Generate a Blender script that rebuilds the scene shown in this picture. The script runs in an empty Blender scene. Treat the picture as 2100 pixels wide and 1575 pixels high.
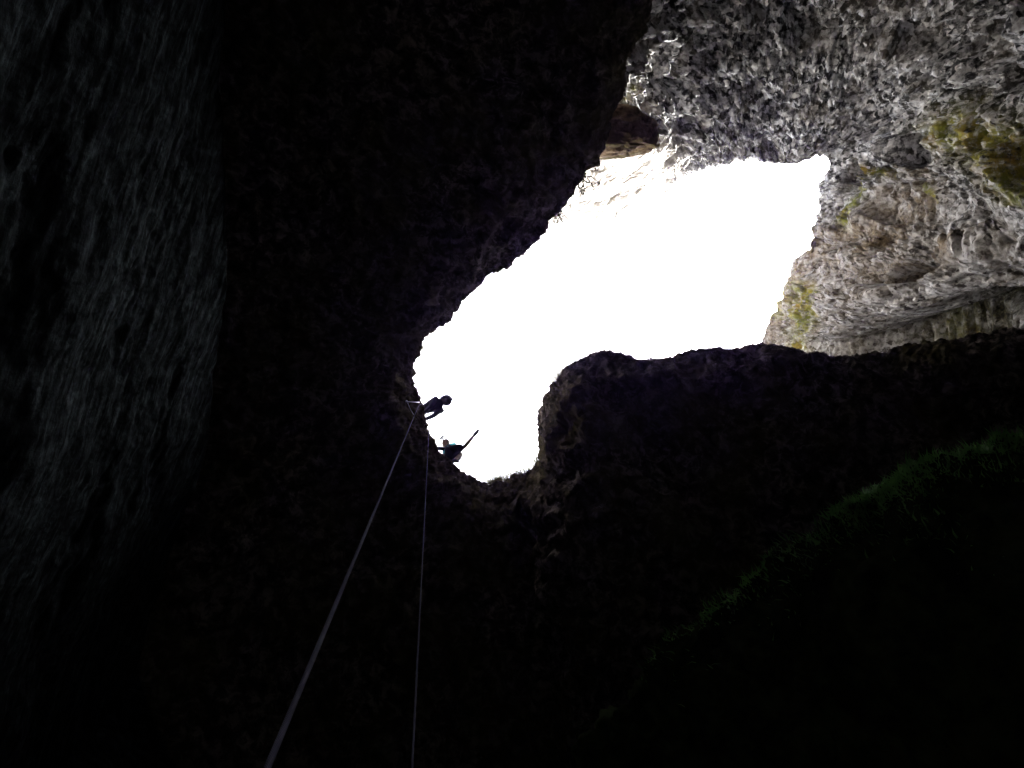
import bpy, bmesh, math, random
import numpy as np
from mathutils import Vector, Matrix

random.seed(7)
R = math.radians
scene = bpy.context.scene
col = scene.collection

# ------------------------------------------------------------------ camera, sky, sun, exposure
CAM_Z = 1.6
F = 2017.0                      # focal length for a frame 2100 wide
cam_d = bpy.data.cameras.new("camera")
cam = bpy.data.objects.new("camera", cam_d)
col.objects.link(cam)
cam.location = (0, 0, CAM_Z)
cam.rotation_euler = (math.pi, 0, 0)      # looking straight up out of the pit
cam_d.sensor_width = 36.0
cam_d.lens = 36.0 * F / 2100.0
cam_d.clip_start = 0.05
cam_d.clip_end = 6000
scene.camera = cam

SUN_EL, SUN_AZ = R(56), R(83)            # azimuth clockwise from +Y
world = bpy.data.worlds.new("World")
scene.world = world
world.use_nodes = True
wn, wl = world.node_tree.nodes, world.node_tree.links
bg = wn["Background"]
sky = wn.new("ShaderNodeTexSky")
sky.sky_type = 'NISHITA'
sky.sun_disc = False
sky.sun_elevation = SUN_EL
sky.sun_rotation = SUN_AZ
sky.air_density = 1.0
sky.dust_density = 6.0
sky.ozone_density = 1.0
hs = wn.new("ShaderNodeHueSaturation")
hs.inputs["Saturation"].default_value = 0.38
hs.inputs["Value"].default_value = 1.0
wl.new(sky.outputs[0], hs.inputs["Color"])
wl.new(hs.outputs[0], bg.inputs[0])
bg.inputs[1].default_value = 0.15

sun_d = bpy.data.lights.new("sun", 'SUN')
sun_d.energy = 4.0
sun_d.angle = R(0.53)
sun_d.color = (1.0, 0.965, 0.91)
sun = bpy.data.objects.new("sun", sun_d)
col.objects.link(sun)
sv = Vector((math.sin(SUN_AZ) * math.cos(SUN_EL), math.cos(SUN_AZ) * math.cos(SUN_EL), math.sin(SUN_EL)))
sun.rotation_euler = sv.to_track_quat('Z', 'Y').to_euler()
sun.location = (0, 0, 60)

scene.view_settings.view_transform = 'Standard'
scene.view_settings.look = 'None'
scene.view_settings.gamma = 1.0
scene.view_settings.exposure = 3.65
scene.view_settings.use_curve_mapping = False
scene.cycles.use_denoising = True
scene.cycles.max_bounces = 6
scene.cycles.diffuse_bounces = 4
scene.cycles.glossy_bounces = 2
scene.cycles.use_adaptive_sampling = False

# ------------------------------------------------------------------ helpers: points, noise, meshes, materials
def W(px, py, h):
    """a point h metres above the camera that stands px, py across the frame"""
    return np.array([(px - 1050.0) / F * h, (py - 787.5) / F * h, CAM_Z + h])

def V(px, py, h):
    return Vector(W(px, py, h).tolist())

rng = np.random.default_rng(3)
PERM = rng.permutation(256).astype(np.int64)
PERM = np.concatenate([PERM, PERM, PERM])
GR = rng.normal(size=(256, 3))
GR /= np.linalg.norm(GR, axis=1)[:, None]
GR = GR.astype(np.float32)
RV = rng.random((256, 3)).astype(np.float32)

def pnoise(p):
    p = p.astype(np.float32)
    i = np.floor(p).astype(np.int64)
    f = p - i
    u = f * f * f * (f * (f * 6 - 15) + 10)
    i &= 255
    out = np.zeros(len(p), np.float32)
    for dx in (0, 1):
        a = PERM[(i[:, 0] + dx) & 255]
        wx = u[:, 0] if dx else 1 - u[:, 0]
        for dy in (0, 1):
            b = PERM[a + ((i[:, 1] + dy) & 255)]
            wy = wx * (u[:, 1] if dy else 1 - u[:, 1])
            for dz in (0, 1):
                g = GR[PERM[b + ((i[:, 2] + dz) & 255)]]
                w = wy * (u[:, 2] if dz else 1 - u[:, 2])
                out += w * (g[:, 0] * (f[:, 0] - dx) + g[:, 1] * (f[:, 1] - dy) + g[:, 2] * (f[:, 2] - dz))
    return out * 1.5

def fbm(p, scale, octaves=4, gain=0.5):
    q = p / scale
    a, o = 1.0, np.zeros(len(p), np.float32)
    for k in range(octaves):
        o += a * pnoise(q + 17.3 * k)
        q = q * 2.03
        a *= gain
    return o

def ridged(p, scale, octaves=4, gain=0.55):
    q = p / scale
    a, o = 1.0, np.zeros(len(p), np.float32)
    for k in range(octaves):
        o += a * (1 - 2.2 * np.abs(pnoise(q + 31.7 * k)))
        q = q * 2.1
        a *= gain
    return o

def worley(p, scale):
    """distance to the nearest and second nearest cell point, and the nearest cell's own random value"""
    q = (p / scale).astype(np.float32)
    i = np.floor(q).astype(np.int64)
    f = q - i
    f1 = np.full(len(q), 9.0, np.float32)
    f2 = np.full(len(q), 9.0, np.float32)
    rv = np.zeros(len(q), np.float32)
    for dx in (-1, 0, 1):
        a = PERM[(i[:, 0] + dx) & 255]
        for dy in (-1, 0, 1):
            b = PERM[a + ((i[:, 1] + dy) & 255)]
            for dz in (-1, 0, 1):
                c = PERM[b + ((i[:, 2] + dz) & 255)]
                r = RV[c]
                d = np.sqrt((dx + r[:, 0] - f[:, 0]) ** 2 + (dy + r[:, 1] - f[:, 1]) ** 2 + (dz + r[:, 2] - f[:, 2]) ** 2)
                nearer = d < f1
                f2 = np.where(nearer, f1, np.minimum(f2, d))
                rv = np.where(nearer, r[:, 0], rv)
                f1 = np.where(nearer, d, f1)
    return f1, f2, rv

def sstep(a, b, x):
    t = np.clip((x - a) / (b - a), 0, 1)
    return t * t * (3 - 2 * t)

def grid_normals(G, closed):
    if closed:
        dt = np.roll(G, -1, 0) - np.roll(G, 1, 0)
    else:
        dt = np.gradient(G, axis=0)
    ds = np.gradient(G, axis=1)
    n = np.cross(dt, ds)
    return n / np.maximum(np.linalg.norm(n, axis=2), 1e-9)[:, :, None]

def grid_object(name, G, mat, closed=False, flip=False, attrs=None, smooth=True):
    nt, ns = G.shape[:2]
    T = nt if closed else nt - 1
    t = np.arange(T)[:, None]
    s = np.arange(ns - 1)[None, :]
    a = t * ns + s
    b = ((t + 1) % nt) * ns + s
    quad = np.stack([a, b, b + 1, a + 1], -1).reshape(-1, 4)
    if flip:
        quad = quad[:, ::-1]
    me = bpy.data.meshes.new(name)
    me.vertices.add(nt * ns)
    me.vertices.foreach_set("co", G.reshape(-1).astype(np.float32))
    n = len(quad)
    me.loops.add(n * 4)
    me.loops.foreach_set("vertex_index", quad.reshape(-1).astype(np.int32))
    me.polygons.add(n)
    me.polygons.foreach_set("loop_start", np.arange(0, n * 4, 4, dtype=np.int32))
    me.polygons.foreach_set("loop_total", np.full(n, 4, np.int32))
    me.update(calc_edges=True)
    if smooth:
        me.polygons.foreach_set("use_smooth", np.ones(n, bool))
    for k, v in (attrs or {}).items():
        v = np.asarray(v, np.float32)
        if v.ndim == 3:
            at = me.attributes.new(k, 'FLOAT_VECTOR', 'POINT')
            at.data.foreach_set("vector", v.reshape(-1))
        else:
            at = me.attributes.new(k, 'FLOAT', 'POINT')
            at.data.foreach_set("value", v.reshape(-1))
    me.materials.append(mat)
    o = bpy.data.objects.new(name, me)
    col.objects.link(o)
    return o

def mesh_object(name, verts, faces, mat, parent=None, smooth=False):
    me = bpy.data.meshes.new(name)
    me.from_pydata([tuple(v) for v in verts], [], faces)
    me.update()
    if smooth:
        me.polygons.foreach_set("use_smooth", np.ones(len(me.polygons), bool))
    me.materials.append(mat)
    o = bpy.data.objects.new(name, me)
    col.objects.link(o)
    if parent:
        o.parent = parent
    return o

def tag(o, label=None, cat=None, group=None, kind=None):
    for k, v in (("label", label), ("category", cat), ("group", group), ("kind", kind)):
        if v:
            o[k] = v
    return o

def resample(keys, n_of_seg):
    """keys: rows of values; linear resampling with n points in each segment, closed"""
    out = []
    K = len(keys)
    for i in range(K):
        a, b = keys[i], keys[(i + 1) % K]
        n = n_of_seg[i]
        for j in range(n):
            out.append(a + (b - a) * j / n)
    return np.array(out)

def smooth_closed(x, w):
    k = np.hanning(2 * w + 3)[1:-1]
    k /= k.sum()
    y = np.concatenate([x[-w:], x, x[:w]], 0)
    o = np.zeros_like(x)
    for j, kk in enumerate(k):
        o += kk * y[j:j + len(x)]
    return o

class Mat:
    """small wrapper that keeps node building short"""
    def __init__(self, name, rough=0.85, spec=0.3):
        self.m = bpy.data.materials.new(name)
        self.m.use_nodes = True
        self.nt = self.m.node_tree
        self.b = self.nt.nodes["Principled BSDF"]
        self.b.inputs["Roughness"].default_value = rough
        self.b.inputs["Specular IOR Level"].default_value = spec
    def n(self, kind, **kw):
        x = self.nt.nodes.new("ShaderNode" + kind)
        for k, v in kw.items():
            if k in x.inputs.keys():
                x.inputs[k].default_value = v
            else:
                setattr(x, k, v)
        return x
    def l(self, a, b):
        self.nt.links.new(a, b)
    def noise(self, vec, scale, detail=4, rough=0.6, dist=0.0):
        x = self.n("TexNoise", Scale=scale, Detail=detail, Roughness=rough, Distortion=dist)
        self.l(vec, x.inputs["Vector"])
        return x.outputs["Fac"]
    def ramp(self, fac, stops):
        x = self.n("ValToRGB")
        e = x.color_ramp.elements
        while len(e) > len(stops):
            e.remove(e[-1])
        while len(e) < len(stops):
            e.new(1.0)
        for i, (p, c) in enumerate(stops):
            e[i].position = p
            e[i].color = (*c, 1) if len(c) == 3 else c
        self.l(fac, x.inputs[0])
        return x.outputs[0]
    def mix(self, fac, a, b, mode='MIX'):
        x = self.n("Mix", data_type='RGBA', blend_type=mode)
        if hasattr(fac, "links"):
            self.l(fac, x.inputs[0])
        else:
            x.inputs[0].default_value = fac
        for v, s in ((a, x.inputs[6]), (b, x.inputs[7])):
            if hasattr(v, "links"):
                self.l(v, s)
            else:
                s.default_value = (*v, 1)
        return x.outputs[2]
    def math(self, op, a, b=0.0):
        x = self.n("Math", operation=op)
        for v, s in ((a, x.inputs[0]), (b, x.inputs[1])):
            if hasattr(v, "links"):
                self.l(v, s)
            else:
                s.default_value = v
        return x.outputs[0]
    def coords(self):
        return self.n("TexCoord").outputs["Object"]
    def scaled(self, vec, s):
        x = self.n("Mapping")
        x.inputs["Scale"].default_value = s
        self.l(vec, x.inputs["Vector"])
        return x.outputs[0]
    def attr(self, name):
        return self.n("Attribute", attribute_name=name)
    def bump(self, h, strength, dist, prev=None):
        x = self.n("Bump", Strength=strength, Distance=dist)
        self.l(h, x.inputs["Height"])
        if prev:
            self.l(prev, x.inputs["Normal"])
        return x.outputs[0]
    def color(self, c):
        if hasattr(c, "links"):
            self.l(c, self.b.inputs["Base Color"])
        else:
            self.b.inputs["Base Color"].default_value = (*c, 1)
    def normal(self, nrm):
        self.l(nrm, self.b.inputs["Normal"])

def grey(v):
    return (v, v, v)

def plain(name, c, rough=0.8, var=0.25, scale=30.0, spec=0.03):
    M = Mat(name, rough, spec)
    co = M.coords()
    f = M.noise(co, scale, 3)
    lo = tuple(x * (1 - var) for x in c)
    hi = tuple(min(1, x * (1 + var)) for x in c)
    M.color(M.ramp(f, [(0.3, lo), (0.7, hi)]))
    M.normal(M.bump(M.noise(co, scale * 4, 2), 0.3, 0.003))
    return M.m

# rock of the upper shaft: pale grey limestone, brown and ochre patches, lichen where "moss" is set
def mat_shaft():
    M = Mat("shaft_limestone", 0.9, 0.2)
    co = M.coords()
    fl = M.attr("flow").outputs["Vector"]
    moss = M.attr("moss").outputs["Fac"]
    brown = M.attr("brown").outputs["Fac"]
    streak = M.noise(M.scaled(fl, (9.0, 2.2, 1.0)), 1.0, 6, 0.65, 0.6)
    grain = M.noise(co, 6.0, 8, 0.72, 0.4)
    big = M.noise(co, 0.6, 4, 0.6)
    wob = M.n("VectorMath", operation='ADD')
    M.l(co, wob.inputs[0])
    wn_ = M.n("TexNoise", Scale=5.0, Detail=4.0)
    M.l(co, wn_.inputs["Vector"])
    wsc = M.n("VectorMath", operation='SCALE')
    M.l(wn_.outputs["Color"], wsc.inputs[0]); wsc.inputs["Scale"].default_value = 0.22
    M.l(wsc.outputs[0], wob.inputs[1])
    vor = M.n("TexVoronoi", Scale=6.5)
    M.l(wob.outputs[0], vor.inputs["Vector"])
    sep = M.n("SeparateColor"); M.l(vor.outputs["Color"], sep.inputs[0])
    cell = sep.outputs[0]
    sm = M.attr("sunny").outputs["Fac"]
    f = M.math('ADD', M.math('MULTIPLY', streak, 0.28), M.math('MULTIPLY', grain, 0.55))
    f = M.math('ADD', f, M.math('MULTIPLY', cell, 0.16))
    c = M.ramp(f, [(0.40, (0.045, 0.041, 0.04)), (0.455, (0.20, 0.192, 0.188)), (0.51, (0.37, 0.365, 0.37)), (0.58, (0.59, 0.585, 0.60))])
    cr = M.ramp(f, [(0.41, (0.015, 0.015, 0.016)), (0.46, (0.10, 0.10, 0.104)), (0.525, (0.38, 0.38, 0.39)), (0.60, (0.74, 0.74, 0.76))])
    c = M.mix(M.attr('roof').outputs['Fac'], c, cr)
    c = M.mix(M.math('MULTIPLY', sm, 0.75), c, (0.72, 0.68, 0.62))  # sunlight painted in: rock colour lightened over the sunlit patch
    c = M.mix(M.ramp(big, [(0.50, grey(0)), (0.66, grey(0.45))]), c, (0.17, 0.145, 0.115))
    bn = M.math('MULTIPLY', brown, M.ramp(M.noise(co, 2.2, 6, 0.7), [(0.35, grey(0.25)), (0.6, grey(1))]))
    c = M.mix(bn, c, M.ramp(grain, [(0.38, (0.05, 0.03, 0.018)), (0.62, (0.27, 0.215, 0.145))]))
    dn_ = M.math('MULTIPLY', M.attr('shade_and_olive').outputs['Fac'], M.ramp(M.noise(co, 2.5, 6, 0.7), [(0.30, grey(0.45)), (0.55, grey(1))]))
    c = M.mix(dn_, c, M.ramp(grain, [(0.4, (0.012, 0.010, 0.006)), (0.62, (0.07, 0.065, 0.03))]))  # olive strip, with the wall's fade into shade painted over it
    mn = M.math('MULTIPLY', moss, M.ramp(M.noise(co, 5.0, 6, 0.75), [(0.38, grey(0.0)), (0.55, grey(1))]))
    ochre = M.ramp(M.noise(co, 1.1, 4, 0.6), [(0.40, (0.16, 0.17, 0.03)), (0.52, (0.24, 0.22, 0.04)), (0.68, (0.24, 0.15, 0.035))])
    c = M.mix(mn, c, ochre)
    M.color(c)
    n1 = M.bump(M.math('MULTIPLY', M.noise(co, 5.0, 8, 0.7, 0.3), M.math('SUBTRACT', 1.0, M.math('MULTIPLY', sm, 0.9))), 0.9, 0.16)
    n2 = M.bump(M.math('MULTIPLY', M.math('ADD', M.math('MULTIPLY', streak, 0.6), M.math('MULTIPLY', cell, 0.5)), M.math('SUBTRACT', 1.0, M.math('MULTIPLY', sm, 0.8))), 0.45, 0.07, n1)
    M.normal(n2)
    return M.m

# rock of the deep chamber: damp brown-grey stone with olive algae
def mat_chamber():
    M = Mat("chamber_rock", 1.0, 0.0)
    co = M.coords()
    fl = M.attr("flow").outputs["Vector"]
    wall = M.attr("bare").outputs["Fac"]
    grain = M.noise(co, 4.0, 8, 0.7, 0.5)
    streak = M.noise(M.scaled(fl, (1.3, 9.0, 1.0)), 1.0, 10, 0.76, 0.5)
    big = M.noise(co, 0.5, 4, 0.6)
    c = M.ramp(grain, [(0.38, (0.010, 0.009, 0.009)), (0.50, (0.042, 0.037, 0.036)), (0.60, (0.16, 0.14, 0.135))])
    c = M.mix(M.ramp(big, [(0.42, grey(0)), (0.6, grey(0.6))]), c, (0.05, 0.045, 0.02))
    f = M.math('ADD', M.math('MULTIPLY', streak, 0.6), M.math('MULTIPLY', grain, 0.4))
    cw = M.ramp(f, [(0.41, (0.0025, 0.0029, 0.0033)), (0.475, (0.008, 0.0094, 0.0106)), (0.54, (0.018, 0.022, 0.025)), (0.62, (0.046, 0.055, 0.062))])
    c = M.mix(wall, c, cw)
    M.color(c)
    n1 = M.bump(M.noise(co, 3.0, 8, 0.7, 0.3), 0.5, 0.12)
    n2 = M.bump(streak, 0.4, 0.03, n1)
    M.normal(n2)
    return M.m

def mat_boulder():
    M = Mat("brown_boulder_rock", 0.9, 0.2)
    co = M.coords()
    g = M.noise(co, 5.0, 8, 0.72, 0.3)
    c = M.ramp(g, [(0.36, (0.04, 0.026, 0.016)), (0.5, (0.20, 0.14, 0.085)), (0.66, (0.42, 0.33, 0.21))])
    c = M.mix(M.ramp(M.noise(co, 1.6, 4), [(0.48, grey(0)), (0.6, grey(0.7))]), c, (0.10, 0.09, 0.025))
    M.color(c)
    M.normal(M.bump(g, 0.9, 0.1))
    return M.m

def mat_ground(name, a, b, scale):
    M = Mat(name, 1.0, 0.0)
    co = M.coords()
    M.color(M.ramp(M.noise(co, scale, 6, 0.65), [(0.4, a), (0.6, b)]))
    M.normal(M.bump(M.noise(co, scale * 6, 6), 0.6, 0.05))
    return M.m

def mat_rope():
    M = Mat("rope_braid", 0.95, 0.02)
    uv = M.attr("braid").outputs["Vector"]
    w = M.n("TexWave", wave_type='BANDS', bands_direction='DIAGONAL', Scale=1.0, Distortion=0.0)
    M.l(uv, w.inputs["Vector"])
    c = M.ramp(w.outputs["Fac"], [(0.25, (0.045, 0.044, 0.095)), (0.6, (0.16, 0.155, 0.25))])
    ch = M.n("TexChecker", Scale=1.0)
    M.l(M.scaled(uv, (0.9, 0.18, 1.0)), ch.inputs["Vector"])
    c = M.mix(M.math('MULTIPLY', ch.outputs["Fac"], 0.35), c, (0.04, 0.045, 0.10))
    M.color(c)
    M.normal(M.bump(w.outputs["Fac"], 0.8, 0.002))
    return M.m

def mat_leaf(name, a, b):
    M = Mat(name, 0.7, 0.3)
    M.color(M.ramp(M.noise(M.coords(), 3.0, 3), [(0.35, a), (0.65, b)]))
    M.b.inputs["Transmission Weight"].default_value = 0.0
    return M.m

MS, MC, MB = mat_shaft(), mat_chamber(), mat_boulder()
MG = mat_ground("hill_turf", (0.06, 0.075, 0.025), (0.17, 0.15, 0.09), 0.4)
MF = mat_ground("pit_floor_rubble", (0.22, 0.20, 0.17), (0.45, 0.41, 0.36), 1.5)
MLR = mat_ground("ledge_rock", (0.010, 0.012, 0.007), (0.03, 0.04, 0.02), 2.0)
MR = mat_rope()
MGR = mat_leaf("rim_grass", (0.05, 0.07, 0.02), (0.14, 0.13, 0.05))
MMO = mat_leaf("ledge_moss", (0.06, 0.17, 0.045), (0.15, 0.31, 0.09))
MLF = mat_leaf("hanging_leaves", (0.025, 0.035, 0.012), (0.07, 0.08, 0.03))

# ------------------------------------------------------------------ the deep chamber: lip of the hole, overhanging roof, side walls
# lip x, lip y, lip height | roof/wall corner x, y, height | roundness of the lip, share of bare grey wall
LIP = [
 (1345, -40, 20.6, 1250, -520, 18.5), (1337, 20, 20.8, None), (1325, 66, 21.0, None), (1297, 100, 21.2, None), (1276, 133, 21.4, None), (1279, 171, 21.5, None),
 (1255, 214, 21.6, None), (1240, 250, 21.8, 850, -520, 18.5), (1232, 300, 21.9, None), (1226, 338, 22.0, None), (1196, 349, 22.0, None), (1179, 387, 22.0, None), (1163, 420, 22.0, None),
 (1130, 447, 22.0, None), (1122, 467, 22.0, 420, -380, 19.0), (1105, 490, 22.0, None), (1077, 513, 22.0, None), (1053, 533, 22.0, None), (1047, 543, 22.0, None), (1023, 555, 22.0, None),
 (997, 559, 22.0, 340, 60, 19.3), (983, 577, 22.0, None), (950, 600, 22.0, None), (933, 633, 22.0, None), (917, 657, 22.0, 330, 420, 19.3), (890, 673, 22.0, None), (867, 689, 22.0, None),
 (857, 720, 22.0, None), (849, 745, 22.0, 320, 700, 19.3), (849, 760, 22.0, None), (852, 781, 22.0, None), (852, 795, 22.0, None), (855, 812, 22.0, None), (860, 826, 22.0, 300, 870, 19.2),
 (865, 843, 22.0, None), (866, 855, 22.0, None), (869, 877, 22.0, 260, 1080, 19.0), (876, 898, 22.0, None), (889, 914, 22.0, None), (897, 928, 22.0, 220, 1240, 18.7), (917, 946, 22.0, 220, 1480, 18.5),
 (927, 960, 22.0, None), (943, 974, 22.0, 420, 1800, 18.5), (960, 983, 22.0, None), (978, 993, 22.0, None), (997, 1003, 22.0, 900, 2050, 18.5), (1033, 991, 22.0, None), (1083, 972, 22.0, None),
 (1097, 952, 22.0, 1250, 2100, 18.5), (1111, 940, 22.0, None), (1113, 903, 22.0, None), (1112, 883, 22.0, 1500, 2100, 18.5), (1117, 837, 21.9, None), (1124, 810, 21.9, 1800, 2000, 18.4), (1147, 780, 21.9, None),
 (1177, 750, 21.8, None), (1213, 729, 21.7, 2200, 1900, 18.2), (1230, 725, 21.6, None), (1267, 727, 21.5, None), (1290, 735, 21.4, None), (1333, 743, 21.3, 2400, 1650, 18.0), (1377, 731, 21.2, None),
 (1410, 722, 21.1, None), (1447, 713, 21.0, 2500, 1450, 18.0), (1500, 713, 20.9, None), (1547, 709, 20.8, None), (1587, 715, 20.7, None), (1627, 725, 20.6, None), (1667, 727, 20.5, None),
 (1700, 738, 20.4, 2700, 1200, 17.6), (1760, 734, 20.2, None), (1850, 716, 20.0, None), (2000, 692, 19.7, None), (2150, 664, 19.4, 2900, 900, 17.0), (2500, 600, 19.0, 3100, 700, 16.5),
 (2750, 250, 18.5, 3300, 300, 16.0), (2750, -300, 18.5, 3300, -600, 16.0), (2300, -800, 18.5, 2600, -1300, 16.0), (1750, -800, 19.0, 1850, -1300, 16.0), (1480, -520, 19.5, 1560, -1100, 16.5), (1390, -240, 20.2, 1400, -700, 17.5),
]
K = len(LIP)
lip = np.array([[k[0], k[1], k[2]] for k in LIP], float)
known = [i for i, k in enumerate(LIP) if k[3] is not None]
cor = np.zeros((K, 3))
for a, b in zip(known, known[1:] + [known[0] + K]):
    pa, pb = np.array(LIP[a][3:6], float), np.array(LIP[b % K][3:6], float)
    for i in range(a, b):
        cor[i % K] = pa + (pb - pa) * (i - a) / (b - a)
lipw = np.array([W(*p) for p in lip])
corw = np.array([W(*p) for p in cor])
cnt = []
for i in range(K):
    L = np.linalg.norm(lipw[(i + 1) % K] - lipw[i])
    seen = lip[i][0] < 2160 and lip[i][1] > -60
    step = 0.022 if seen else 0.35
    if seen and lip[i][0] < 1130 and 440 < lip[i][1] < 990:
        step = 0.0125
    cnt.append(max(2, int(L / step)))
keys = np.concatenate([lipw, corw], 1)
RES = resample(keys, cnt)
Lp = RES[:, :3]
Cw = smooth_closed(RES[:, 3:], 24)
nt = len(Lp)
# how round the lip is: a broad nose on the pillar that stands into the hole, tight elsewhere
px_l = Lp[:, 0] / (Lp[:, 2] - CAM_Z) * F + 1050
py_l = Lp[:, 1] / (Lp[:, 2] - CAM_Z) * F + 787.5
nose = sstep(1090, 1112, px_l) * (1 - sstep(1190, 1260, px_l)) * sstep(740, 790, py_l) * (1 - sstep(930, 975, py_l))
fringe = (1 - sstep(1090, 1240, px_l)) * sstep(330, 420, py_l) * (1 - sstep(590, 690, py_l))
bev = 0.5 + 2.6 * nose + 0.9 * fringe
run = 0.40 + 0.75 * nose + 0.65 * fringe            # horizontal run over which the lip turns under

dxy = Cw[:, :2] - Lp[:, :2]
Lc = np.linalg.norm(dxy, axis=1)
NU = 170
u = np.linspace(0, 1, NU) ** 1.7
roof = np.zeros((nt, NU, 3))
d = u[None, :] * Lc[:, None]
drop_total = (Lp[:, 2] - Cw[:, 2])
bevc = np.minimum(bev, drop_total - 0.3)
roof[:, :, :2] = Lp[:, None, :2] + u[None, :, None] * dxy[:, None, :]
roof[:, :, 2] = Lp[:, None, 2] - bevc[:, None] * (1 - np.exp(-d / run[:, None])) - (drop_total - bevc)[:, None] * u[None, :]
# the wall from the roof's corner down to the floor
NV = 120
v = np.linspace(0, 1, NV + 1)[1:]
foot = Cw.copy()
cen = np.array([1.5, 1.0])
out = Cw[:, :2] - cen
out /= np.linalg.norm(out, axis=1)[:, None]
foot[:, :2] += out * 0.9
foot[:, 2] = -0.6
wallg = Cw[:, None, :] + (foot - Cw)[:, None, :] * v[None, :, None]
belly = np.sin(np.clip(v, 0, 1) * math.pi)
wallg[:, :, :2] += out[:, None, :] * (0.6 * belly)[None, :, None]
# the ledge above the lip
NL = 40
wv = (np.linspace(0, 1, NL + 1)[1:] ** 1.6)[::-1]
led = np.zeros((nt, NL, 3))
dl = wv[None, :] * np.minimum(Lc[:, None] * 0.9, 9.0)
led[:, :, :2] = Lp[:, None, :2] + (dxy / Lc[:, None])[:, None, :] * dl[:, :, None]
led[:, :, 2] = Lp[:, None, 2] + 0.28 * (1 - np.exp(-dl / 0.25)) + 0.05 * dl
G = np.concatenate([led, roof, wallg], 1)
ns = G.shape[1]
N = grid_normals(G, True)
P = G.reshape(-1, 3)
amp = np.ones((nt, ns))
amp[:, :NL] = 0.35
onwall = np.zeros((nt, ns))
onwall[:, NL + NU - 6:] = 1.0
onwall = np.clip(onwall, 0, 1)
flowx = np.cumsum(np.linalg.norm(np.diff(Cw[:, :2], axis=0, prepend=Cw[:1, :2]), axis=1))
flow = np.zeros((nt, ns, 3))
flow[:, :, 0] = flowx[:, None]
flow[:, :, 1] = np.cumsum(np.linalg.norm(np.diff(G, axis=1, prepend=G[:, :1]), axis=2), axis=1)
fl2 = flow.reshape(-1, 3)
stretch = P * np.array([1.0, 0.35, 1.0])
w1, w2, wr = worley(P + 0.25 * np.stack([pnoise(P * 1.3), pnoise(P * 1.3 + 9), pnoise(P * 1.3 + 23)], 1), 0.55)
dispA = (0.30 * fbm(P, 2.6, 3) + 0.16 * ridged(P * np.array([1, 1, 0.6]), 0.9, 4) + 0.22 * (w1 - 0.45) + 0.035 * ridged(P, 0.16, 2))
dispW = (0.22 * ridged(stretch, 1.6, 4) + 0.25 * fbm(P, 3.0, 3) + 0.07 * ridged(stretch, 0.4, 3))
ow = onwall.reshape(-1)
disp = (dispA * (1 - ow) + dispW * ow).reshape(nt, ns) * amp
# keep the lip itself close to its traced line: only fine relief there
near = np.ones((nt, ns))
near[:, NL:NL + NU] = 0.30 + 0.70 * sstep(0.0, 0.9, d)
near[:, :NL] = 0.30 + 0.7 * sstep(0.0, 1.2, dl)
sgn = 1.0
midn = N[nt // 4, NL + NU // 2]
if midn[2] > 0:
    N = -N
G = G + N * (disp * near)[:, :, None]
lipz = np.zeros((nt, ns)); lipz[:, NL:NL + NU] = np.exp(-(d / 0.8) ** 2); lipz[:, :NL] = np.exp(-(dl / 0.5) ** 2)
P2 = G.reshape(-1, 3)
G = G + N * (lipz * (0.055 * (ridged(P2, 0.30, 3) - 0.95) + 0.022 * (ridged(P2, 0.10, 2) - 0.8)).reshape(nt, ns))[:, :, None]
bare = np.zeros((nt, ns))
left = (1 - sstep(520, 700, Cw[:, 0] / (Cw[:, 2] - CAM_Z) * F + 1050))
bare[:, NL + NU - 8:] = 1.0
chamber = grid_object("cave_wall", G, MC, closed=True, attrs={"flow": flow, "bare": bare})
tag(chamber, "dark overhanging rock roof and walls around the pit's ragged opening", None, None, "structure")
LIPG = G[:, NL, :]

def lip_at(px, py):
    """the built lip point nearest to a place in the frame, and its outward direction"""
    q = np.stack([LIPG[:, 0] / (LIPG[:, 2] - CAM_Z) * F + 1050, LIPG[:, 1] / (LIPG[:, 2] - CAM_Z) * F + 787.5], 1)
    i = int(np.argmin((q[:, 0] - px) ** 2 + (q[:, 1] - py) ** 2))
    return i, LIPG[i], dxy[i] / Lc[i]

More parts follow.
